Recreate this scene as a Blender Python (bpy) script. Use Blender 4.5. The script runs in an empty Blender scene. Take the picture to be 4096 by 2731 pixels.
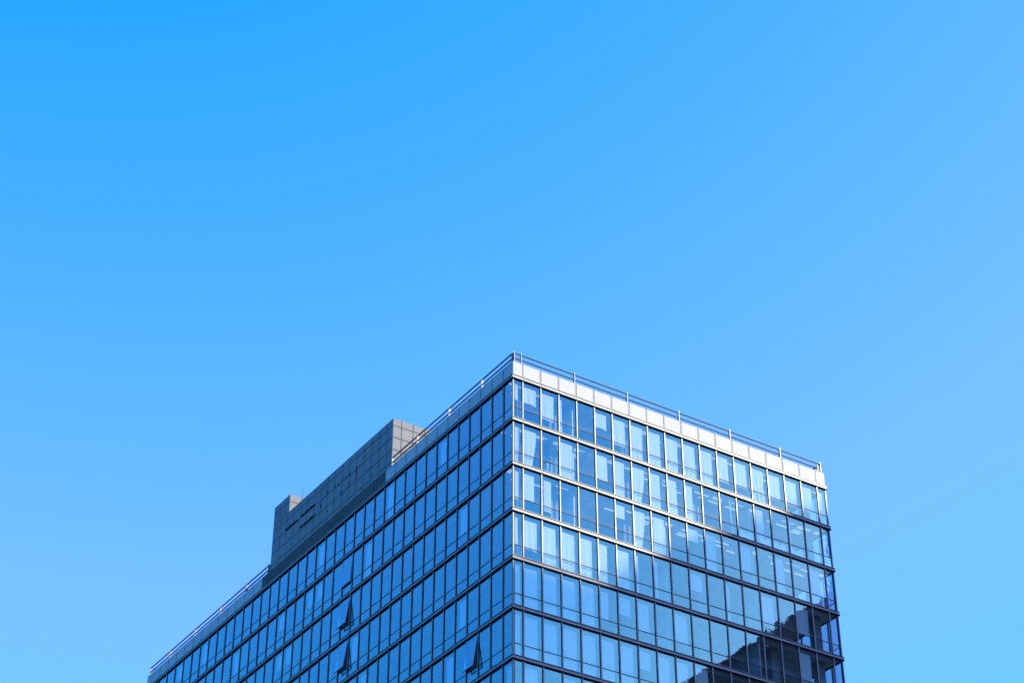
import bpy, bmesh, math, random
from mathutils import Vector, Matrix
R = math.radians
random.seed(11)

# ------------------------------------------------------------------ camera
scene = bpy.context.scene
C = scene.collection
cam = bpy.data.cameras.new("camera")
cam.sensor_width = 36.0
cam.lens = 70.70
cam.clip_end = 6000
cam_ob = bpy.data.objects.new("camera", cam)
C.objects.link(cam_ob)
CAM = Vector((-60.873, -93.991, 1.6)); YAW = 0.57418; PITCH = 0.60372
cam_ob.location = CAM
cam_ob.rotation_euler = (math.pi / 2 + PITCH, 0, -YAW)
scene.camera = cam_ob

# ------------------------------------------------------------------ sky and sun
SUN_AZ = 128.0      # compass bearing from +Y
SUN_EL = 30.0
world = bpy.data.worlds.new("World")
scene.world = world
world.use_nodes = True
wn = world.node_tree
bg = wn.nodes["Background"]
sky = wn.nodes.new("ShaderNodeTexSky")
sky.sky_type = 'NISHITA'
sky.sun_disc = False
sky.sun_elevation = R(SUN_EL)
sky.sun_rotation = R(SUN_AZ)
sky.air_density = 1.0
sky.dust_density = 0.1
sky.ozone_density = 3.0
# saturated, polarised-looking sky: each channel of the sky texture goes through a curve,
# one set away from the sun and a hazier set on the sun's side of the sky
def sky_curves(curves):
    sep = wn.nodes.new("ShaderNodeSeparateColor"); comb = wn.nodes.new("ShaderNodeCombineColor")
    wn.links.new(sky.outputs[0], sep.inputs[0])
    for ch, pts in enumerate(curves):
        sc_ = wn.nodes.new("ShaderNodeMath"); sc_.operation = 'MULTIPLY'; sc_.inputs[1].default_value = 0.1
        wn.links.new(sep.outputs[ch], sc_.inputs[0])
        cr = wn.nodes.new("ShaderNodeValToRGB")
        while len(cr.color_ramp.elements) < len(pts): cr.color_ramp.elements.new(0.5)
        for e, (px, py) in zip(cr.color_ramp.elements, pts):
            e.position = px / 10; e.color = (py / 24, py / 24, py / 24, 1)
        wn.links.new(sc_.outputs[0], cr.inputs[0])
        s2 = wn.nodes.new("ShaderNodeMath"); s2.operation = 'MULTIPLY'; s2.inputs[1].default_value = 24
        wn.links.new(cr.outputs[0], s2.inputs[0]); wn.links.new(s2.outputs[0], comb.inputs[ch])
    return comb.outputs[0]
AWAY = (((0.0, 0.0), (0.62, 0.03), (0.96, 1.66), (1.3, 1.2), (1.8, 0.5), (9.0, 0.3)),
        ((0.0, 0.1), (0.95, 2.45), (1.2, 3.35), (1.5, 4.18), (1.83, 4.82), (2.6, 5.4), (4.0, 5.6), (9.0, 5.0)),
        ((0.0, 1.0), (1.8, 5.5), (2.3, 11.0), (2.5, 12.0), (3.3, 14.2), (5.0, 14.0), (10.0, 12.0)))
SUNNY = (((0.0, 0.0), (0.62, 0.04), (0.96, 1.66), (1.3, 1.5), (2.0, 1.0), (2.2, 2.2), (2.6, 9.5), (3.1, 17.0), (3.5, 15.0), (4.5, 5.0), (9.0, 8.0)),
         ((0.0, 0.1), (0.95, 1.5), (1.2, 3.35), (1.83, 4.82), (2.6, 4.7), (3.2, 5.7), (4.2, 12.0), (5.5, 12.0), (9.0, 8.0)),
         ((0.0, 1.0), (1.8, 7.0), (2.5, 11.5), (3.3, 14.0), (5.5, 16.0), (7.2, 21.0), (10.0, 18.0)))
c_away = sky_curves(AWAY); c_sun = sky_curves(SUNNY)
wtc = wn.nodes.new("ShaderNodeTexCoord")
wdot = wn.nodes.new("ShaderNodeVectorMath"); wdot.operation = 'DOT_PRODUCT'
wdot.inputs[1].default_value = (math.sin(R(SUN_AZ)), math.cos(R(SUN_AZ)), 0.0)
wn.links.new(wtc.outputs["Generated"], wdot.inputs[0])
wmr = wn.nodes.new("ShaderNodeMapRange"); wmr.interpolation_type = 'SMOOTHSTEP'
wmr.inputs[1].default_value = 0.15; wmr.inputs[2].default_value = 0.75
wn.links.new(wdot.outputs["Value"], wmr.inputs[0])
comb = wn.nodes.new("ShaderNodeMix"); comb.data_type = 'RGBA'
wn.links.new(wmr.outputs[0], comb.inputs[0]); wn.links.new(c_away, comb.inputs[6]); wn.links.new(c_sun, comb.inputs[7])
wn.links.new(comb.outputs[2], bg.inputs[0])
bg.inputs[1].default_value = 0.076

sun = bpy.data.lights.new("sun", 'SUN')
sun.energy = 5.0
sun.angle = R(0.53)
sun.color = (1.0, 0.91, 0.70)
sun_ob = bpy.data.objects.new("sun", sun)
C.objects.link(sun_ob)
sdir = Vector((math.sin(R(SUN_AZ)) * math.cos(R(SUN_EL)), math.cos(R(SUN_AZ)) * math.cos(R(SUN_EL)), math.sin(R(SUN_EL))))
sun_ob.rotation_euler = sdir.to_track_quat('Z', 'Y').to_euler()
sun_ob.location = (120, -100, 150)
scene.view_settings.view_transform = 'Standard'
scene.view_settings.look = 'None'
scene.view_settings.exposure = 0.65
scene.view_settings.gamma = 1.0
scene.cycles.max_bounces = 10
scene.cycles.transparent_max_bounces = 16
scene.cycles.glossy_bounces = 4
scene.cycles.diffuse_bounces = 3

# ------------------------------------------------------------------ helpers
class MB:
    """collects boxes and quads, then links them as one mesh object"""
    def __init__(s):
        s.v = []; s.f = []; s.m = []; s.uv = []
    def quad(s, pts, m=0):
        b = len(s.v); s.v += [tuple(p) for p in pts]
        s.f.append(tuple(range(b, b + len(pts)))); s.m.append(m)
        s.uv.append([(0, 0), (1, 0), (1, 1), (0, 1)] if len(pts) == 4 else [(0.5, 0.5)] * len(pts))
    def box(s, x0, x1, y0, y1, z0, z1, m=0, fr=None):
        if x0 > x1: x0, x1 = x1, x0
        if y0 > y1: y0, y1 = y1, y0
        if z0 > z1: z0, z1 = z1, z0
        P = [(x0, y0, z0), (x1, y0, z0), (x1, y1, z0), (x0, y1, z0), (x0, y0, z1), (x1, y0, z1), (x1, y1, z1), (x0, y1, z1)]
        if fr: P = [fr(*p) for p in P]
        for q in ((0, 1, 5, 4), (1, 2, 6, 5), (2, 3, 7, 6), (3, 0, 4, 7), (4, 5, 6, 7), (3, 2, 1, 0)):
            s.quad([P[i] for i in q], m)
    def grid(s, rows, m=0):
        b = len(s.v); nr = len(rows); nc = len(rows[0])
        for r in rows: s.v += [tuple(p) for p in r]
        for i in range(nr - 1):
            for j in range(nc - 1):
                s.f.append((b + i * nc + j, b + i * nc + j + 1, b + (i + 1) * nc + j + 1, b + (i + 1) * nc + j)); s.m.append(m)
                s.uv.append([(j / nc, i / nr), ((j + 1) / nc, i / nr), ((j + 1) / nc, (i + 1) / nr), (j / nc, (i + 1) / nr)])
    def tube(s, a, b, r, n=8, m=0):
        a = Vector(a); b = Vector(b); d = (b - a).normalized()
        u = d.orthogonal().normalized(); w = d.cross(u)
        ra = [a + u * r * math.cos(t) + w * r * math.sin(t) for t in [2 * math.pi * k / n for k in range(n)]]
        rb = [p + (b - a) for p in ra]
        for k in range(n):
            s.quad([ra[k], ra[(k + 1) % n], rb[(k + 1) % n], rb[k]], m)
        s.quad(ra[::-1], m); s.quad(rb, m)
    def build(s, name, mats, parent=None, recalc=True, bevel=0.0, smooth=False):
        me = bpy.data.meshes.new(name)
        me.from_pydata(s.v, [], s.f)
        for mt in (mats if isinstance(mats, (list, tuple)) else [mats]): me.materials.append(mt)
        me.polygons.foreach_set("material_index", s.m)
        uvl = me.uv_layers.new(name="UVMap")
        flat = [c for f in s.uv for p in f for c in p]
        uvl.data.foreach_set("uv", flat)
        if recalc:
            bm = bmesh.new(); bm.from_mesh(me)
            bmesh.ops.recalc_face_normals(bm, faces=bm.faces[:])
            bm.to_mesh(me); bm.free()
        if smooth:
            me.polygons.foreach_set("use_smooth", [True] * len(me.polygons))
        me.update()
        o = bpy.data.objects.new(name, me)
        C.objects.link(o)
        if parent: o.parent = parent
        if bevel:
            bv = o.modifiers.new("bevel", 'BEVEL'); bv.width = bevel; bv.segments = 1; bv.limit_method = 'ANGLE'
        return o

def empty(name, loc=(0, 0, 0)):
    o = bpy.data.objects.new(name, None); C.objects.link(o); o.location = loc; o.empty_display_size = 1
    return o
def tag(o, label=None, cat=None, group=None, kind=None):
    if label: o["label"] = label
    if cat: o["category"] = cat
    if group: o["group"] = group
    if kind: o["kind"] = kind
    return o

# ------------------------------------------------------------------ materials
def mat(name):
    m = bpy.data.materials.new(name); m.use_nodes = True
    nt = m.node_tree; return m, nt, nt.nodes["Principled BSDF"], nt.nodes["Material Output"]
def node(nt, t, **kw):
    n = nt.nodes.new(t)
    for k, v in kw.items(): setattr(n, k, v)
    return n
def ramp(nt, src, stops):
    r = node(nt, "ShaderNodeValToRGB"); el = r.color_ramp.elements
    while len(el) < len(stops): el.new(0.5)
    for e, (p, c) in zip(el, stops): e.position = p; e.color = c if len(c) == 4 else (*c, 1)
    nt.links.new(src, r.inputs[0]); return r
def noise_tex(nt, scale, detail=4, rough=0.55, vec=None, stretch=None):
    n = node(nt, "ShaderNodeTexNoise"); n.inputs["Scale"].default_value = scale
    n.inputs["Detail"].default_value = detail; n.inputs["Roughness"].default_value = rough
    tc = node(nt, "ShaderNodeTexCoord")
    if stretch:
        mp = node(nt, "ShaderNodeMapping"); mp.inputs["Scale"].default_value = stretch
        nt.links.new(tc.outputs["Object"], mp.inputs[0]); nt.links.new(mp.outputs[0], n.inputs["Vector"])
    else: nt.links.new(tc.outputs["Object"], n.inputs["Vector"])
    return n

def plain(name, col, rough=0.6, metal=0.0, var=0.12, scale=3.0, stretch=None, spec=0.5):
    m, nt, b, o = mat(name)
    n = noise_tex(nt, scale, stretch=stretch)
    lo = tuple(c * (1 - var) for c in col); hi = tuple(min(1, c * (1 + var)) for c in col)
    r = ramp(nt, n.outputs[0], [(0.3, lo), (0.7, hi)])
    nt.links.new(r.outputs[0], b.inputs["Base Color"])
    b.inputs["Roughness"].default_value = rough; b.inputs["Metallic"].default_value = metal
    b.inputs["Specular IOR Level"].default_value = spec
    return m

def glass_mat():
    m, nt, b, out = mat("coated_glass")
    nt.nodes.remove(b)
    tr = node(nt, "ShaderNodeBsdfTransparent"); tr.inputs[0].default_value = (0.90, 0.95, 0.99, 1)
    gl = node(nt, "ShaderNodeBsdfGlossy"); gl.inputs["Roughness"].default_value = 0.0
    gl.inputs[0].default_value = (0.25, 0.88, 1.0, 1)
    geo = node(nt, "ShaderNodeNewGeometry")
    dt = node(nt, "ShaderNodeVectorMath", operation='DOT_PRODUCT')
    nt.links.new(geo.outputs["Incoming"], dt.inputs[0]); nt.links.new(geo.outputs["Normal"], dt.inputs[1])
    ab = node(nt, "ShaderNodeMath", operation='ABSOLUTE'); nt.links.new(dt.outputs["Value"], ab.inputs[0])
    om = node(nt, "ShaderNodeMath", operation='SUBTRACT'); om.inputs[0].default_value = 1.0; nt.links.new(ab.outputs[0], om.inputs[1])
    pw = node(nt, "ShaderNodeMath", operation='POWER'); nt.links.new(om.outputs[0], pw.inputs[0]); pw.inputs[1].default_value = 4.0
    ma = node(nt, "ShaderNodeMath", operation='MULTIPLY_ADD'); ma.inputs[1].default_value = 0.7; ma.inputs[2].default_value = 0.30
    ma.use_clamp = True
    nt.links.new(pw.outputs[0], ma.inputs[0])
    n = noise_tex(nt, 1.6, detail=3, rough=0.5)
    bp = node(nt, "ShaderNodeBump"); bp.inputs["Strength"].default_value = 1.0; bp.inputs["Distance"].default_value = 0.0012
    nt.links.new(n.outputs[0], bp.inputs["Height"])
    nt.links.new(bp.outputs[0], gl.inputs["Normal"])
    mx = node(nt, "ShaderNodeMixShader")
    nt.links.new(ma.outputs[0], mx.inputs[0]); nt.links.new(tr.outputs[0], mx.inputs[1]); nt.links.new(gl.outputs[0], mx.inputs[2])
    # thin film of dust, thicker towards the sill of each pane
    df = node(nt, "ShaderNodeBsdfDiffuse"); df.inputs[0].default_value = (0.45, 0.47, 0.47, 1)
    uv = node(nt, "ShaderNodeUVMap"); sx = node(nt, "ShaderNodeSeparateXYZ"); nt.links.new(uv.outputs[0], sx.inputs[0])
    rp = node(nt, "ShaderNodeMapRange"); rp.inputs[1].default_value = 0.0; rp.inputs[2].default_value = 0.22
    rp.inputs[3].default_value = 0.11; rp.inputs[4].default_value = 0.012
    nt.links.new(sx.outputs[1], rp.inputs[0])
    n2 = noise_tex(nt, 2.2, detail=5, rough=0.65, stretch=(1, 1, 0.35))
    mm = node(nt, "ShaderNodeMath", operation='MULTIPLY'); nt.links.new(rp.outputs[0], mm.inputs[0])
    r2 = node(nt, "ShaderNodeMapRange"); r2.inputs[1].default_value = 0.3; r2.inputs[2].default_value = 0.75; r2.inputs[3].default_value = 0.4; r2.inputs[4].default_value = 1.7
    nt.links.new(n2.outputs[0], r2.inputs[0]); nt.links.new(r2.outputs[0], mm.inputs[1])
    m2 = node(nt, "ShaderNodeMixShader"); nt.links.new(mm.outputs[0], m2.inputs[0])
    nt.links.new(mx.outputs[0], m2.inputs[1]); nt.links.new(df.outputs[0], m2.inputs[2])
    nt.links.new(m2.outputs[0], out.inputs[0])
    return m

def panel_mat(name, col, dirt, rough, edge=0.10, amount=0.7, streak=0.35, spec=0.5, base_var=0.04):
    """flat panel (one UV square per panel) with dirt gathered along its edges and rain streaks"""
    m, nt, b, out = mat(name)
    uv = node(nt, "ShaderNodeUVMap"); sx = node(nt, "ShaderNodeSeparateXYZ"); nt.links.new(uv.outputs[0], sx.inputs[0])
    def edged(i):
        s1 = node(nt, "ShaderNodeMath", operation='SUBTRACT'); s1.inputs[0].default_value = 1.0
        nt.links.new(sx.outputs[i], s1.inputs[1])
        mn = node(nt, "ShaderNodeMath", operation='MINIMUM'); nt.links.new(sx.outputs[i], mn.inputs[0]); nt.links.new(s1.outputs[0], mn.inputs[1]); return mn
    mn = node(nt, "ShaderNodeMath", operation='MINIMUM')
    nt.links.new(edged(0).outputs[0], mn.inputs[0]); nt.links.new(edged(1).outputs[0], mn.inputs[1])
    n = noise_tex(nt, 2.3, detail=5, rough=0.6)
    ad = node(nt, "ShaderNodeMath", operation='MULTIPLY_ADD'); ad.inputs[1].default_value = -edge * 1.2; 
    nt.links.new(n.outputs[0], ad.inputs[0]); nt.links.new(mn.outputs[0], ad.inputs[2])
    ed = node(nt, "ShaderNodeMapRange"); ed.inputs[1].default_value = -edge * 0.7; ed.inputs[2].default_value = edge * 0.45
    ed.inputs[3].default_value = amount; ed.inputs[4].default_value = 0.0; ed.interpolation_type = 'SMOOTHSTEP'
    nt.links.new(ad.outputs[0], ed.inputs[0])
    st = noise_tex(nt, 1.0, detail=6, rough=0.7, stretch=(5, 5, 0.25))
    sr = node(nt, "ShaderNodeMapRange"); sr.inputs[1].default_value = 0.55; sr.inputs[2].default_value = 0.85; sr.inputs[4].default_value = streak
    nt.links.new(st.outputs[0], sr.inputs[0])
    mxx = node(nt, "ShaderNodeMath", operation='MAXIMUM'); nt.links.new(ed.outputs[0], mxx.inputs[0]); nt.links.new(sr.outputs[0], mxx.inputs[1])
    big = noise_tex(nt, 0.35, detail=3)
    rr = ramp(nt, big.outputs[0], [(0.3, tuple(c * (1 - base_var) for c in col)), (0.7, tuple(min(1, c * (1 + base_var)) for c in col))])
    mc = node(nt, "ShaderNodeMix", data_type='RGBA'); nt.links.new(mxx.outputs[0], mc.inputs[0])
    nt.links.new(rr.outputs[0], mc.inputs[6]); mc.inputs[7].default_value = (*dirt, 1)
    nt.links.new(mc.outputs[2], b.inputs["Base Color"])
    b.inputs["Roughness"].default_value = rough; b.inputs["Specular IOR Level"].default_value = spec
    return m

def cloth_mat():
    m, nt, b, out = mat("curtain_cloth")
    d = node(nt, "ShaderNodeBsdfDiffuse"); d.inputs[0].default_value = (0.84, 0.86, 0.86, 1)
    t = node(nt, "ShaderNodeBsdfTranslucent"); t.inputs[0].default_value = (0.8, 0.82, 0.82, 1)
    n = noise_tex(nt, 1.2, detail=3, stretch=(4, 4, 0.4))
    r = ramp(nt, n.outputs[0], [(0.3, (0.76, 0.78, 0.79)), (0.7, (0.88, 0.9, 0.9))])
    nt.links.new(r.outputs[0], d.inputs[0])
    mx = node(nt, "ShaderNodeMixShader"); mx.inputs[0].default_value = 0.25
    nt.links.new(d.outputs[0], mx.inputs[1]); nt.links.new(t.outputs[0], mx.inputs[2]); nt.links.new(mx.outputs[0], out.inputs[0])
    nt.nodes.remove(b); return m

M = dict(
    glass=glass_mat(),
    gasket=plain("black_gasket_and_lip_shade", (0.012, 0.014, 0.018), rough=0.6, spec=0.2),
    metal=plain("anodised_aluminium", (0.215, 0.225, 0.23), rough=0.45, metal=0.3, var=0.16, scale=1.3, stretch=(1, 1, 3)),
    rail=plain("painted_rail", (0.26, 0.26, 0.265), rough=0.4, metal=0.3, var=0.08),
    panel=panel_mat("white_parapet_panel", (0.50, 0.505, 0.50), (0.17, 0.155, 0.14), 0.55, edge=0.085, amount=0.8, streak=0.35, spec=0.15),
    tile=panel_mat("grey_stone_tile", (0.235, 0.24, 0.24), (0.12, 0.11, 0.10), 0.7, edge=0.12, amount=0.55, streak=0.6, spec=0.3, base_var=0.10),
    concrete=plain("weathered_concrete", (0.10, 0.098, 0.092), rough=0.85, var=0.45, scale=1.0, stretch=(6, 6, 0.35), spec=0.2),
    joint=plain("dark_joint", (0.13, 0.125, 0.12), rough=0.9, spec=0.1),
    white=plain("interior_paint", (0.62, 0.63, 0.63), rough=0.7, var=0.05),
    fin=plain("reveal_board", (0.55, 0.58, 0.60), rough=0.6, var=0.05),
    ceiling=plain("ceiling_board", (0.58, 0.59, 0.59), rough=0.8, var=0.06),
    floor=plain("office_carpet", (0.30, 0.29, 0.28), rough=0.9, var=0.2),
    core=plain("office_wall", (0.20, 0.21, 0.22), rough=0.8, var=0.2, scale=0.6),
    handrail=plain("dark_steel_rail", (0.07, 0.073, 0.08), rough=0.55, metal=0.0, spec=0.3, var=0.08),
    roof=plain("roof_membrane", (0.25, 0.25, 0.24), rough=0.9),
    cloth=cloth_mat(),
    slot=plain("rusty_slot", (0.02, 0.018, 0.016), rough=0.8, spec=0.1),
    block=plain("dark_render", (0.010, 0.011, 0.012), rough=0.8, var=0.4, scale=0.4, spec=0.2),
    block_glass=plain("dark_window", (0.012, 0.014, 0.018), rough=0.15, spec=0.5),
    tower=plain("tower_render", (0.30, 0.29, 0.27), rough=0.8, var=0.15, scale=0.2),
    plastic=plain("white_plastic", (0.85, 0.86, 0.85), rough=0.4, var=0.03),
    card=plain("cardboard", (0.55, 0.48, 0.40), rough=0.8),
)
lm, lnt, lb, lo_ = mat("lit_tube")
lb.inputs["Base Color"].default_value = (0.9, 0.9, 0.9, 1)
lb.inputs["Emission Color"].default_value = (0.85, 0.95, 1.0, 1); lb.inputs["Emission Strength"].default_value = 0.3
M['lamp'] = lm

# ------------------------------------------------------------------ ground
gm = MB()
gm.quad([(-2500, -2500, 0), (2500, -2500, 0), (2500, 2500, 0), (-2500, 2500, 0)])
ground = gm.build("ground", plain("asphalt", (0.032, 0.034, 0.036), rough=0.9, var=0.2, scale=0.3), recalc=False)
tag(ground, "grey asphalt ground of the street around the tower", "ground", kind="structure")

# ------------------------------------------------------------------ tower grid, metres
XJ = [0.0, 0.78, 2.222, 3.675, 5.136, 6.606, 8.082, 9.565, 11.054, 12.549, 14.048, 15.553, 17.067, 18.586, 20.113, 21.647, 23.187, 24.733, 26.279, 27.138]
YJ = [0.0, 1.17, 2.603, 4.038, 5.476, 6.917, 8.361, 9.808, 11.26, 12.715, 14.174, 15.637, 17.105, 18.579, 20.057, 21.54, 23.03, 24.525, 26.026, 27.534, 29.048, 30.569, 32.097, 33.633, 35.176, 36.728, 38.287, 39.854, 41.431, 43.016, 44.61, 46.213, 47.826, 49.449, 51.082, 52.726, 54.38, 56.045, 57.72, 58.69]
ZR = 77.279
ZL = [76.167, 72.83, 69.432, 65.995, 62.541, 59.089, 55.661, 52.277, 48.959]
while ZL[-1] > 5: ZL.append(ZL[-1] - 3.40)
XE = XJ[-1]; YE = YJ[-1]
NROW = 9           # storeys modelled window by window
BH = 0.33          # height of a floor band

def frR(s, n, z): return (s, -n, z)          # right facade: s along +x, n outwards
def frL(s, n, z): return (-n, s, z)          # left facade
def frS(s, n, z): return (XE + n, s, z)      # far side
def frB(s, n, z): return (s, YE + n, z)      # back
SIDES = [('R', frR, XJ), ('L', frL, YJ), ('S', frS, YJ), ('B', frB, XJ)]

tower = empty("office_tower")
tag(tower, "blue glass office tower with white parapet panels and roof railing", "building")

# projection, only used to rank how large a window shows
fw = Vector((math.cos(PITCH) * math.sin(YAW), math.cos(PITCH) * math.cos(YAW), math.sin(PITCH)))
rt = Vector((math.cos(YAW), -math.sin(YAW), 0)); up = rt.cross(fw)
def shown_area(pts):
    q = []
    for p in pts:
        d = Vector(p) - CAM; z = d.dot(fw); q.append((2048 + 8044 * d.dot(rt) / z, 1365.5 - 8044 * d.dot(up) / z))
    q = [(min(4096, max(0, a)), min(2731, max(0, b))) for a, b in q]
    return abs(sum(q[i][0] * q[(i + 1) % 4][1] - q[(i + 1) % 4][0] * q[i][1] for i in range(4))) / 2

# ---- floor bands: thin upper lip, dark gap, wide face split at the joints, lower lip
def band(k, z, side, fr, J, mb=None):
    shared = mb is not None
    mb = mb or MB()
    p1, p2 = 0.085, 0.10
    last = J[-1]
    ext0 = {'R': 1, 'L': 0, 'S': 0, 'B': 1}[side]
    def run(n1, z0, z1, m, n0=-0.06):
        # right and back runs carry the corners, left and side runs butt against them
        a, b = (-n1, last + n1) if ext0 else (0.06, last - 0.06)
        mb.box(a, b, n0, n1, z0, z1, m, fr)
    run(p1, z - 0.028, z, 0)
    run(0.008, z - 0.092, z - 0.028, 1)
    segs = list(J)
    for i in range(len(segs) - 1):
        a, b = segs[i], segs[i + 1]
        a = a + (0.008 if i else (-0.07 if ext0 else 0.06)); b = b - (0.008 if i < len(segs) - 2 else (-0.07 if ext0 else 0.06))
        mb.box(a, b, -0.06, 0.07, z - 0.255, z - 0.092, 0, fr)
    mb.box(segs[0] + 0.1, segs[-1] - 0.1, -0.05, 0.05, z - 0.25, z - 0.096, 1, fr)
    run(p2, z - 0.29, z - 0.255, 1)  # metal lower lip coloured black: the shade of its underside is painted in
    run(0.0, z - BH, z - 0.29, 1)
    if not shared: mb.build("floor_band", [M['metal'], M['gasket']], tower)
other = MB()
for k, z in enumerate(ZL):
    for side, fr, J in SIDES:
        band(k, z, side, fr, J, other if k > NROW else None)
tag(other.build("floor_bands", [M['metal'], M['gasket']], tower), kind="stuff")

# ---- mullions: metal cap, black gasket on both sides, board reveal behind
def mullion(fr, s, full=True, mb=None):
    shared = mb is not None
    mb = mb or MB()
    mb.box(s - 0.042, s + 0.042, -0.06, 0.035, 0, ZL[0] - BH, 0, fr)
    for sg in (-1, 1):
        mb.box(s + sg * 0.042, s + sg * 0.068, -0.055, 0.004, 0, ZL[0] - BH, 1, fr)
    if full:
        mb.box(s - 0.035, s + 0.035, -0.075, -0.0605, ZL[NROW] + 0.02, ZL[0] - BH, 2, fr)
    if not shared: mb.build("mullion", [M['metal'], M['gasket'], M['fin']], tower)
other = MB()
for side, fr, J in SIDES:
    for i in range(1, len(J) - 1): mullion(fr, J[i], side != 'B', other if side in 'SB' else None)
tag(other.build("mullions", [M['metal'], M['gasket'], M['fin']], tower), kind="stuff")
for cx, cy in ((0, 0), (XE, 0), (0, YE), (XE, YE)):
    mb = MB(); sx_ = 1 if cx == 0 else -1; sy_ = 1 if cy == 0 else -1
    mb.box(cx, cx + sx_ * 0.085, cy, cy + sy_ * 0.085, 0, ZL[0] - BH, 0)
    mb.box(cx + sx_ * 0.012, cx + sx_ * 0.14, cy + sy_ * 0.012, cy + sy_ * 0.14, 0, ZL[0] - BH - 0.005, 1)
    mb.build("corner_post", [M['metal'], M['gasket']], tower)

# ---- parapet panels
def parapet(side, fr, J, skip=()):
    for i in range(len(J) - 1):
        if i in skip: continue
        mb = other if side in 'SB' else MB(); g = 0.010
        a = J[i] + (g if i else (0.0 if side in 'RB' else 0.061)); b = J[i + 1] - (g if i < len(J) - 2 else (0.0 if side in 'RB' else 0.061))
        mb.box(a, b, -0.06, 0.0, ZL[0] + 0.02, ZR, 0, fr)
        if side in 'RL': mb.build("parapet_panel", M['panel'], tower)
PL0, PL1 = 12, 25                              # left facade bays where bare concrete replaces the panels
other = MB()
parapet('R', frR, XJ); parapet('L', frL, YJ, skip=range(PL0, PL1)); parapet('S', frS, YJ); parapet('B', frB, XJ)
tag(other.build("parapet_panels", M['panel'], tower), kind="stuff")
mb = MB()
for side, fr, J in SIDES:
    mb.box(0.07, J[-1] - 0.07, -0.20, -0.065, ZL[0] - 0.1, ZR - 0.02, 0, fr)
mb.build("parapet_backing", M['joint'], tower)
mb = MB()
ya, yb = YJ[PL0] - 0.55, YJ[PL1]
n = 26
rowsB = []; rowsT = []
for i in range(n):
    a = YJ[PL0] + 0.01 + (yb - YJ[PL0] - 0.02) * i / n; b = YJ[PL0] + 0.01 + (yb - YJ[PL0] - 0.02) * (i + 1) / n
    dx = random.uniform(-0.004, 0.006)
    mb.box(-0.012 + dx, 0.10, a, b, ZL[0] + 0.02, ZR - 0.015 + random.uniform(-0.03, 0.02), 0)
mb.build("concrete_upstand", M['concrete'], tower)

# ---- roof slab
mb = MB(); mb.box(0.21, XE - 0.21, 0.21, YE - 0.21, ZR - 0.62, ZR - 0.45, 0)
mb.build("roof", M['roof'], tower)

# ---- plant room on the roof
def tiled(name, x0, x1, y0, y1, z0, z1, ys, zs, xs):
    """walls clad in separate tiles: left face at x0, front face at y0"""
    mb = MB(); t = 0.03; g = 0.018
    mb.box(x0 + t, x1 - t, y0 + t, y1 - t, z0, z1 - 0.05, 1)
    for A in range(len(zs) - 1):
        for B in range(len(ys) - 1):
            dx = random.uniform(0, 0.008)
            mb.box(x0 + dx, x0 + t, ys[B] + g * (B > 0), ys[B + 1] - g * (B < len(ys) - 2), zs[A + 1] + g, zs[A] - g * (A > 0), 0)
        for B in range(len(xs) - 1):
            dy = random.uniform(0, 0.008)
            mb.box(xs[B] + g * (B > 0), xs[B + 1] - g * (B < len(xs) - 2), y0 + dy, y0 + t, zs[A + 1] + g, zs[A] - g * (A > 0), 0)
    mb.box(x1 - t, x1, y0 + t, y1, z0, z1 - 0.02, 0); mb.box(x0 + t, x1 - t, y1 - t, y1, z0, z1 - 0.02, 0)
    mb.box(x0 + 0.031, x1 - 0.031, y0 + 0.031, y1 - 0.031, z1 - 0.049, z1 - 0.005, 1)
    return mb.build(name, [M['tile'], M['joint']], tower)
PX, PY0, PY1, PZ = 0.13, 16.47, 35.75, 81.53
ys = [PY0, 17.36]; 
while ys[-1] + 1.2 < PY1: ys.append(ys[-1] + 1.137)
ys[-1] = PY1
zs = [PZ, 80.92, 79.90, 78.85, 77.80, 76.9]
xs = [PX, 0.84, 1.83, 2.83, 3.83, 4.83, 5.83, 6.83, 7.83, 8.83]
plant = tiled("plant_room", PX, 8.83, PY0, PY1, 76.7, PZ, ys, zs, xs)
tank = tiled("lift_overrun", PX, 3.2, 33.07, PY1, PZ + 0.001, 83.16, [33.07, 33.85, 34.65, PY1], [83.16, 82.52, PZ + 0.002], [PX, 1.2, 2.2, 3.2])
def slot(y0, y1, z, h=0.07, d=0.06):
    mb = MB(); mb.box(PX - d, PX + 0.02, y0, y1, z - h, z, 0)
    for q in (0.25, 0.6, 0.95):
        yy = y0 + (y1 - y0) * q; mb.box(PX - d - 0.03, PX, yy - 0.05, yy + 0.05, z - h - 0.05, z + 0.05, 0)
    return mb.build("wall_slot", M['slot'], plant)
slot(28.52, 30.77, 80.06); slot(28.47, 30.79, 79.06); slot(31.41, 33.43, 80.04)
rs = random.Random(4)
mb = MB()
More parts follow.
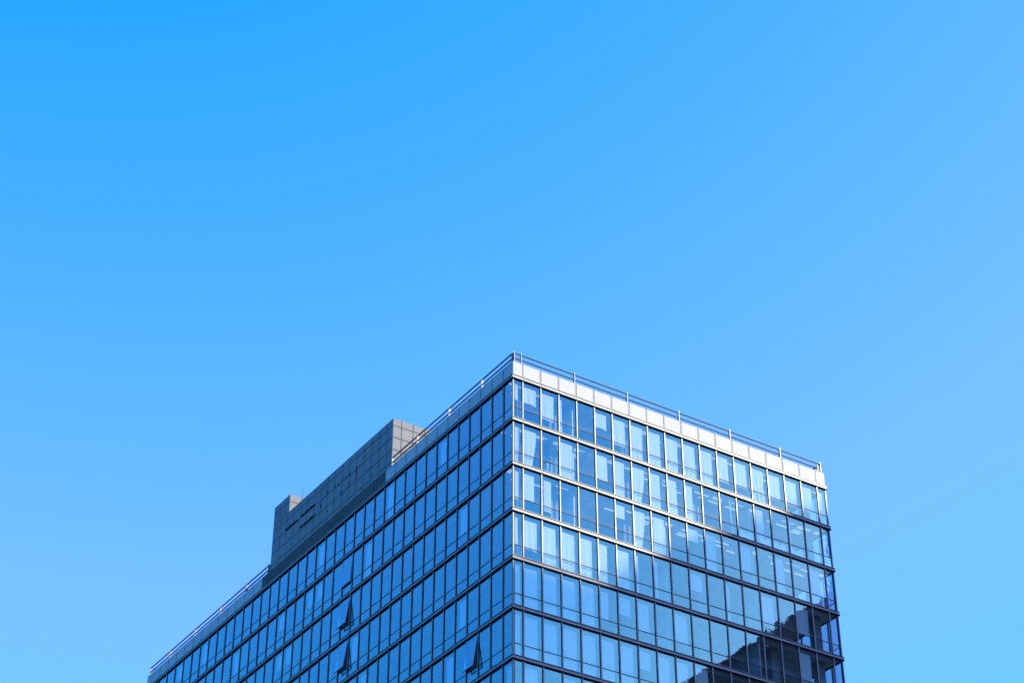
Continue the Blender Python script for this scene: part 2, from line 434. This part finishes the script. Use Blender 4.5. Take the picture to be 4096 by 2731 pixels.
for (yq, zq, w_, h_) in [(18.45, 80.92, .2, .06), (20.8, 80.92, .2, .06), (19.6, 80.95, .08, .14), (18.48, 79.9, .2, .05), (18.5, 78.86, .2, .05), (20.75, 80.4, .05, .22), (21.9, 79.9, .06, .5),
                         (21.92, 79.4, .05, .6), (23.05, 80.0, .07, .3), (24.2, 80.1, .08, .28), (25.3, 80.1, .08, .3), (23.0, 79.1, .08, .5), (24.2, 78.95, .1, .35), (25.3, 78.7, .08, .45),
                         (19.65, 78.86, .16, .05), (26.5, 80.1, .1, .2), (27.5, 79.4, .08, .3), (28.6, 79.1, .06, .25), (26.4, 78.4, .06, .25), (32.6, 78.9, .2, .05), (34.0, 78.0, .2, .05), (23.6, 79.92, .25, .05),
                         (24.7, 79.92, .3, .05), (26.6, 78.86, .2, .05), (21.1, 77.8, .2, .05), (20.8, 77.2, .05, .2), (19.6, 78.2, .05, .25)]:
    j = rs.uniform(0.015, 0.03)
    mb.box(PX - j, PX + 0.01, yq - w_ / 2, yq + w_ / 2, zq - h_ * 0.6, zq + h_ * 0.4, 0)
mb.build("broken_joint", M['slot'], plant)

# ---- lightning rod on the lift overrun
mb = MB(); mb.tube((1.25, 33.2, 83.1), (1.30, 33.2, 84.22), 0.018); mb.box(1.19, 1.31, 33.12, 33.28, 83.1, 83.19, 0)
mb.build("lightning_rod", M['handrail'], tower)

# ---- roof railing
def railing(fr, s0, s1, posts, n=-0.13):
    mb = MB()
    for z in (78.075, 77.665):
        mb.box(s0, s1, n - 0.07, n + 0.04, z - 0.045, z, 0, fr)
    r = mb.build("railing", M['handrail'], tower, bevel=0.006)
    for s in posts:
        pb = MB()
        pb.box(s - 0.022, s + 0.022, n + 0.0415, n + 0.075, ZR - 0.25, 78.17, 0, fr)
        pb.box(s - 0.022, s + 0.022, n - 0.10, n - 0.0415, ZR - 0.25, 78.13, 0, fr)
        pb.box(s - 0.020, s + 0.020, n - 0.0405, n + 0.0405, ZR - 0.25, 77.62, 0, fr)
        pb.box(s - 0.020, s + 0.020, n - 0.0405, n + 0.0405, 77.67, 78.035, 0, fr)
        pb.build("post", M['rail'], r)
railing(frR, 0.15, 26.95, [0.17, 0.72] + [XJ[i] - 0.05 for i in (4, 7, 10, 13, 16)] + [26.93])
railing(frL, 0.26, 16.40, [0.26] + [YJ[i] + 0.05 for i in (3, 6, 9)] + [16.35])
railing(frL, 35.95, YE - 0.2, [35.98] + [YJ[i] + 0.05 for i in (27, 30, 33, 36)] + [YE - 0.25])
railing(frS, 0.35, YE - 0.2, [0.4] + [YJ[i] for i in range(3, 39, 3)])
railing(frB, 0.35, XE - 0.35, [XJ[i] for i in range(1, 19, 3)])

# ---- windows
CASE = {(15, 2): 0.09, (15, 3): 0.33, (15, 4): 0.33, (3, 6): 0.33}      # (bay, storey) of the left facade: how far it stands open
TR = 0.80                                                                 # transom above the band below
def pane(mb, fr, a, b, z0, z1, m=0, jit=0.003, open_=0.0):
    n0 = -0.03
    ta = random.uniform(-jit, jit); tb = random.uniform(-jit, jit)
    cx = (a + b) / 2; cz = (z0 + z1) / 2
    P = []
    for s, z in ((a, z0), (b, z0), (b, z1), (a, z1)):
        P.append(fr(s, n0 + (s - cx) * ta + (z - cz) * tb + open_ * (z1 - z) / (z1 - z0), z))
    mb.quad(P, m)
def window_geo(mb, fr, a, b, k, casement=0.0):
    zt = ZL[k - 1] - BH; zb = ZL[k]; zm = zb + TR
    a += 0.064; b -= 0.064
    if not casement: pane(mb, fr, a, b, zm + 0.02, zt, 0)
    pane(mb, fr, a, b, zb, zm - 0.02, 0)
    mb.box(a, b, -0.05, -0.012, zm - 0.022, zm + 0.022, 1, fr)
    if not casement: mb.box(a, b, -0.05, -0.008, zt - 0.03, zt + 0.001, 1, fr)
    mb.box(a, b, -0.05, -0.014, zb - 0.001, zb + 0.02, 1, fr)

def blind_geo(mb, fr, a, b, ztop, zbot, fold=0.02, depth=-0.14, kind='curtain', rnd=random):
    nc = max(8, int((b - a) / 0.045)); nr = 14
    ph = rnd.uniform(0, 6); fr1 = rnd.uniform(10, 18); skew = rnd.uniform(-0.04, 0.04)
    rows = []
    for i in range(nr + 1):
        v = i / nr
        row = []
        for j in range(nc + 1):
            u = j / nc
            s = a + (b - a) * u
            z = ztop + (zbot - ztop) * v
            amp = fold * (0.25 + v)
            nn = depth + amp * math.sin(fr1 * s + ph + 2.0 * v * math.sin(3 * s)) + amp * 0.5 * math.sin(2.3 * fr1 * s + ph * 2)
            if kind == 'drape':       # gathered to one side, right edge sweeps in
                s = a + (b - a) * u * (1 - 0.45 * max(0, v - 0.2) ** 1.3 + 0.0)
            if kind == 'swag':
                s = a + (b - a) * (u + 0.12 * math.sin(3.1 * v) * (u - 0.5)); nn += 0.07 * math.sin(9 * v + 7 * u) * v
                z += 0.10 * math.sin(6 * u) * v
            if kind == 'half': z -= 0.10 * v * u + 0.03 * math.sin(8 * u) * v
            s += skew * v
            row.append(fr(s, nn, z))
        rows.append(row)
    mb.grid(rows)

# (start, end, drop as a share of the glass height, kind) inside each bay of the right facade
F = (0.02, 0.98, 0.74, 'curtain'); Lg = (0.02, 0.98, 1.0, 'curtain'); N = None
RB = {
 1: [(0.28, .80, .55, 'half'), (.02, .98, .50, 'half'), (.32, .98, .80, 'curtain'), (.18, .38, 1.0, 'blind'), N, (.02, .94, .48, 'half'), (.2, .98, .82, 'curtain'), Lg, Lg, Lg, Lg, Lg, (.02, .92, .80, 'curtain'), F, (.02, 1.0, .86, 'swag'), F, F, (.02, .9, .8, 'curtain'), (.05, .92, .9, 'blind'), N],
 2: [(.35, 1.0, .98, 'drape'), (.02, .98, 1.0, 'drape'), N, (.02, .98, .96, 'blind'), N, (.02, .9, .62, 'blind'), (.02, .85, 1.0, 'blind'), (.02, .98, 1.0, 'drape'), (.02, .85, 1.0, 'blind'), (.05, .8, 1.0, 'blind'), (.2, .7, 1.0, 'blind'), N, N, N, (.4, .8, 1.0, 'blind'), N, (.1, .4, 1.0, 'blind'), N, N],
 3: [(.5, .95, .7, 'blind'), (.05, .85, .62, 'blind'), (.4, .78, .75, 'blind'), N, N, N, (.02, .8, .32, 'blind'), (.02, .9, 1.0, 'drape'), (.4, .98, .9, 'blind'), N, (.2, .9, .3, 'blind'), (.2, .9, .9, 'blind'), N, (.02, .9, .6, 'blind'), N, (.1, .8, 1.0, 'blind'), N, (.2, .9, 1, 'blind'), N],
 4: [(.1, .75, .74, 'blind'), (.02, .98, .74, 'half'), Lg, Lg, (.02, .92, 1.0, 'curtain'), (.02, .75, .92, 'curtain'), (.02, .92, 1.0, 'curtain'), (.02, .45, 1.0, 'blind'), (.02, .5, 1.0, 'blind'), N, (.3, .98, .4, 'blind'), N, (.2, .5, 1, 'blind'), N, (.3, .98, .8, 'blind'), N, F, N, N],
}
rb = random.Random(21)
for k in range(5, NROW + 1):
    RB[k] = [(None if rb.random() < 0.38 else (rb.choice((.02, .02, .25)), rb.choice((.98, .9, .75)), rb.choice((.74, 1.0, 1.0, .5)), rb.choice(('curtain', 'blind', 'blind', 'half')))) for _ in range(20)]
    for j in range(11, 19):
        if rb.random() < 0.75: RB[k][j] = None
    for j in (0, 1, 2, 3, 4): RB[k][j] = (.02, .98, 1.0, 'blind') if k < 7 else RB[k][j]

cands = []
for side, fr, J in (('R', frR, XJ), ('L', frL, YJ)):
    for k in range(1, NROW + 1):
        for i in range(len(J) - 1):
            if side == 'L' and (i, k) in CASE: continue
            zt = ZL[k - 1]; zb = ZL[k]
            A = shown_area([fr(J[i], 0, zb), fr(J[i + 1], 0, zb), fr(J[i + 1], 0, zt), fr(J[i], 0, zt)])
            cands.append((A, side, k, i))
cands.sort(reverse=True)
named = set(c[1:] for c in cands[:100])
rest = MB(); restb = MB()
bl = random.Random(5)
for A, side, k, i in sorted(cands, key=lambda c: c[1:]):
    fr, J = (frR, XJ) if side == 'R' else (frL, YJ)
    a, b = J[i], J[i + 1]
    big = (side, k, i) in named
    mb = MB() if big else rest
    window_geo(mb, fr, a, b, k)
    spec = None
    if side == 'R':
        spec = RB[k][i] if i < len(RB[k]) else None
    elif bl.random() < 0.13:
        spec = (.02, .98, bl.choice((.74, 1.0, .4, .6)), 'blind')
    w = mb.build("window", [M['glass'], M['gasket']], tower, recalc=False) if big else None
    if spec:
        zt = ZL[k - 1] - BH - 0.27; zb = ZL[k] + 0.02
        m2 = MB() if big else restb
        s0, s1, dr, kd = spec
        s0 = max(s0 - 0.22, 0.045); s1 = max(s1 - 0.20, s0 + 0.18); dr = {.74: .655, .8: .68, .82: .69, .5: .40, .48: .37, .55: .40}.get(dr, dr)
        fold = {'curtain': 0.009, 'blind': 0.0015, 'half': 0.012, 'drape': 0.012, 'swag': 0.03}[kd]
        blind_geo(m2, fr, a + (b - a) * s0, a + (b - a) * s1, zt, max(zb, zt - (zt + 0.25 - zb) * dr), fold, kind=kd, rnd=bl)
        if big: m2.build("curtain", M['cloth'], w, recalc=False, smooth=True)
o = rest.build("windows", [M['glass'], M['gasket']], tower, recalc=False); tag(o, kind="stuff")
o = restb.build("curtains", M['cloth'], tower, recalc=False, smooth=True); tag(o, kind="stuff")

# ---- casements standing open on the left facade
for (i, k), op in CASE.items():
    a, b = YJ[i] + 0.055, YJ[i + 1] - 0.055
    zt = ZL[k - 1] - BH; zb = ZL[k]; zm = zb + TR
    mb = MB(); window_geo(mb, frL, YJ[i], YJ[i + 1], k, casement=1)
    w = mb.build("casement_window", [M['glass'], M['gasket']], tower, recalc=False)
    sb = MB(); h = zt - 0.03 - (zm + 0.0)
    def frC(s, n, z, zt=zt, op=op, h=h):
        t = (zt - 0.03 - z) / h
        ang = math.asin(min(0.9, op / h)); d = (zt - 0.03 - z)
        return (-(0.0 + n * math.cos(ang) + d * math.sin(ang)), s, zt - 0.03 - d * math.cos(ang) + n * math.sin(ang))
    zc = zm + 0.0
    sb.quad([frC(a, 0.012, zc), frC(b, 0.012, zc), frC(b, 0.012, zt - 0.03), frC(a, 0.012, zt - 0.03)], 0)
    for (p, q, r_, s_) in ((a, a + 0.055, zc, zt - 0.03), (b - 0.055, b, zc, zt - 0.03), (a + 0.055, b - 0.055, zc, zc + 0.055), (a + 0.055, b - 0.055, zt - 0.085, zt - 0.03)):
        sb.box(p, q, -0.045, 0.008, r_, s_, 1, frC)
    s = sb.build("sash", [M['glass'], M['gasket']], w, recalc=False)
    fb = MB()
    for (p, q, r_, s_) in ((a, a + 0.05, zm, zt), (b - 0.05, b, zm, zt), (a + .05, b - .05, zm + 0.0221, zm + 0.08), (a + .05, b - .05, zt - 0.03, zt)):
        fb.box(p + 0.02, q - 0.02 if q - p > .06 else q + 0.02, -0.12, -0.052, r_, s_, 0, frL)
    for yy in (a + 0.06, b - 0.06):                    # friction stays
        fb.tube(frL(yy, -0.06, zm + 0.35), frC(yy, -0.02, zm + 0.15), 0.012)
    fb.build("window_frame", M['gasket'], w)

# ---- glazing of the unseen sides and of the storeys below
mb = MB()
for k in range(1, len(ZL)):
    for side, fr, J in SIDES:
        if side in 'RL' and k <= NROW: continue
        if side in 'SB' and k <= NROW:
            for i in range(len(J) - 1): window_geo(mb, fr, J[i], J[i + 1], k)
        else:
            mb.quad([fr(J[0] + .05, -0.03, ZL[k]), fr(J[-1] - .05, -0.03, ZL[k]), fr(J[-1] - .05, -0.03, ZL[k - 1] - BH), fr(J[0] + .05, -0.03, ZL[k - 1] - BH)], 0)
o = mb.build("other_glazing", [M['glass'], M['gasket']], tower, recalc=False); tag(o, kind="stuff")

# ---- inside: slabs, ceilings, beams, lamp trays, columns, core
for k in range(0, NROW + 1):
    mb = MB(); z = ZL[k]
    mb.box(0.15, XE - 0.15, 0.15, YE - 0.15, z - 0.24, z - 0.02, 0)                      # slab and carpet
    mb.box(0.16, XE - 0.16, 0.16, YE - 0.16, z - 0.30, z - 0.2405, 1)                    # ceiling
    mb.box(0.0, XE - 0.0, -0.0, 0.0, z, z, 0) if False else None
    # pelmets at the head of the glass
    mb.box(0.40, XE - 0.4, 0.40, 0.47, z - 0.46, z - 0.3005, 1)
    mb.box(0.40, 0.47, 0.4701, YE - 0.5, z - 0.46, z - 0.3005, 1)
    # down-stand beams
    for yb_ in (2.1, 4.6): mb.box(1.0, XE - 1.0, yb_, yb_ + 0.35, z - 0.62, z - 0.3005, 1)
    for xb in (6.9, 13.9, 20.9): mb.box(xb - 0.15, xb + 0.15, 0.6, 2.0999, z - 0.60, z - 0.3005, 1)
    mb.build("floor_slab", [M['floor'], M['ceiling']], tower)
for k in range(0, NROW):
    z = ZL[k] - 0.3005
    mb = MB(); rl = random.Random(100 + k)
    for i in range(len(XJ) - 1):
        a, b = XJ[i] + 0.12, XJ[i + 1] - 0.12
        if b - a < 0.5: continue
        mb.box(a, b - 0.12, 0.10, 0.125, z - 0.035, z - 0.0, 1)                        # bright trim behind the glass head
        for yy in (0.62, 0.85, 1.30, 1.55, 3.2):
            lit = k in (0, 1, 2) and yy < 2 and rl.random() < (0.25 if k == 0 else 0.5)
            if lit or rl.random() < 0.3: mb.box(a, a + (b - a) * rl.uniform(0.5, 1.0), yy, yy + (0.10 if lit else 0.06), z - 0.05, z - 0.001, 0 if lit else 1)
    for j in range(1, len(YJ) - 2):
        for xx in (1.2, 2.6, 4.2):
            if rl.random() < 0.18: mb.box(xx, xx + 1.1, YJ[j] + 0.5, YJ[j] + 0.62, z - 0.05, z - 0.001, 1)
    mb.build("ceiling_lamps", [M['lamp'], M['white']], tower)
mb = MB()
mb.box(6.5, 20.5, 7.0, YE - 7, 0.05, ZL[0] - 0.35, 0)
for i in (4, 9, 14):
    for k in range(1, NROW + 1):
        mb.box(XJ[i] - 0.05, XJ[i] + 0.05, 0.5, 2.0, ZL[k] - 0.01, ZL[k - 1] - 0.305, 1)
        mb.box(XJ[i] - 0.05, XJ[i] + 0.05, 2.0, 6.98, ZL[k] - 0.01, ZL[k - 1] - 0.63, 1)
mb.build("core_wall", [M['core'], M['white']], tower)
for x, y in [(1.2, 1.2), (XE - 1.2, 1.2)] + [(XJ[i] + .2, 1.3) for i in (3, 7, 11, 15)] + [(1.2, YJ[j]) for j in range(6, 39, 6)] + [(XE - 1.2, YJ[j]) for j in range(6, 39, 6)]:
    cb = MB(); cb.box(x - 0.3, x + 0.3, y - 0.3, y + 0.3, 0, ZL[0] - 0.31, 0); cb.build("column", M['core'], tower)

# ---- white boards, boxes and a pole just inside the panes
def notched_board(x0, z0, w, h, label):
    prof = [(0.04, 0), (0.0, .15), (0, .88), (.06, 1.0), (.34, .98), (.42, .86), (.5, .70), (.58, .80), (.66, .98), (.94, 1.0), (1.0, .88), (1.0, .15), (.95, 0)]
    me = MB(); n_ = len(prof)
    f = [(x0 + p[0] * w, 0.065, z0 + p[1] * h) for p in prof]; b_ = [(p[0], 0.077, p[2]) for p in f]
    me.quad(f); me.quad(b_[::-1])
    for i in range(n_): me.quad([f[i], f[(i + 1) % n_], b_[(i + 1) % n_], b_[i]])
    o = me.build("plastic_board", M['plastic'], recalc=True)
    return tag(o, label, "board", "notched white boards standing inside the windows")
zB = ZL[2] + 0.02
notched_board(18.74, zB, 1.21, 0.62, "leftmost of the four notched white boards along the window sill")
notched_board(20.50, zB, 0.98, 0.60, "second from left of the four notched white boards along the sill")
notched_board(21.78, zB, 1.10, 0.58, "third from left of the four notched white boards along the sill")
notched_board(23.35, zB, 1.15, 0.52, "rightmost of the four notched white boards along the window sill")
def box_thing(name, label, cat, x, y, z, w, d, h, m):
    mb = MB(); mb.box(x, x + w, y, y + d, z, z + h * 0.86, 0); mb.box(x - .015, x + w + .015, y - .015, y + d + .015, z + h * 0.86, z + h, 0)
    mb.box(x + w * .45, x + w * .55, y - .018, y + d + .018, z + h * 0.4, z + h + .003, 1)
    return tag(mb.build(name, [m, M['white']]), label, cat)
box_thing("storage_box", "pale storage box standing inside a second storey window near the corner", "box", 2.95, 0.42, ZL[2], 0.6, 0.35, 1.0, M['card'])
mb = MB(); mb.tube((18.2, 0.12, ZL[2] + 0.0), (18.05, 0.12, ZL[1] - BH - 0.3), 0.04)
tag(mb.build("white_pole", M['plastic']), "slim white pole standing behind a pane in the second storey down", "pole")

# ------------------------------------------------------------------ buildings across the street
blk = empty("terraced_block", (84, -75, 0))
tag(blk, "dark stepped block mirrored in the lower right panes of the glass tower", "building")
prof = []
xx, zz = 69.0, 97.0
mb = MB(); rt_ = random.Random(3)
edges = [(69.0, 97.6), (70.3, 99.4), (71.9, 101.0), (73.2, 101.8), (74.4, 102.7), (76.0, 103.5), (77.2, 104.8), (78.6, 105.8), (79.8, 106.8), (81.2, 107.7), (82.6, 108.6), (83.9, 109.8), (85.2, 110.6), (86.8, 111.4), (100, 111.4)]
for i in range(len(edges) - 1):
    x0, z0 = edges[i]; x1 = edges[i + 1][0]
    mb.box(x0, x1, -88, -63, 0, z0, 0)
    # ragged plants and small stacks along the terrace edge
    q = x0
    while q < min(x1, x0 + 2.4):
        w = rt_.uniform(0.15, 0.6); hgt = (q - x0) * 0.6 + rt_.uniform(0.0, 0.35) + (rt_.random() < 0.15) * rt_.uniform(0.2, 0.8)
        mb.box(q, min(q + w, x1), -63.6 - rt_.random(), -63.02, z0 + 0.001, z0 + hgt + 0.05, 0); q += w
def offset(o, par):
    for v in o.data.vertices: v.co -= par.location
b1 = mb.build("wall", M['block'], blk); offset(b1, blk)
mb = MB()
for z in range(6, 110, 4):
    for i in range(12):
        x0 = 69.6 + i * 2.5
        top = max([e[1] for e in edges if e[0] <= x0 + 0.1] or [90])
        if z + 2.6 < top and x0 + 1.6 < 100: mb.box(x0, x0 + 1.6, -63.05, -62.96, z, z + 1.8, 0)
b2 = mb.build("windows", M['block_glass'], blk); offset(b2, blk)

twr = empty("slab_tower", (155, -104, 0))
tag(twr, "tall stepped slab tower across the street that shades the lower right facade", "building")
mb = MB()
for x0, x1, h in ((128, 141.5, 156.3), (141.5, 144, 159.8), (144, 148, 163.2), (148, 152, 165.6), (152, 156, 167.6), (156, 183, 168.8)):
    mb.box(x0, x1, -108, -100, 0, h, 0)
b3 = mb.build("wall", M['tower'], twr); offset(b3, twr)
mb = MB()
for z in range(6, 152, 4):
    for i in range(20):
        x0 = 129 + i * 2.6
        mb.box(x0, x0 + 1.7, -100.05, -99.96, z, z + 1.9, 0)
b4 = mb.build("windows", M['block_glass'], twr); offset(b4, twr)
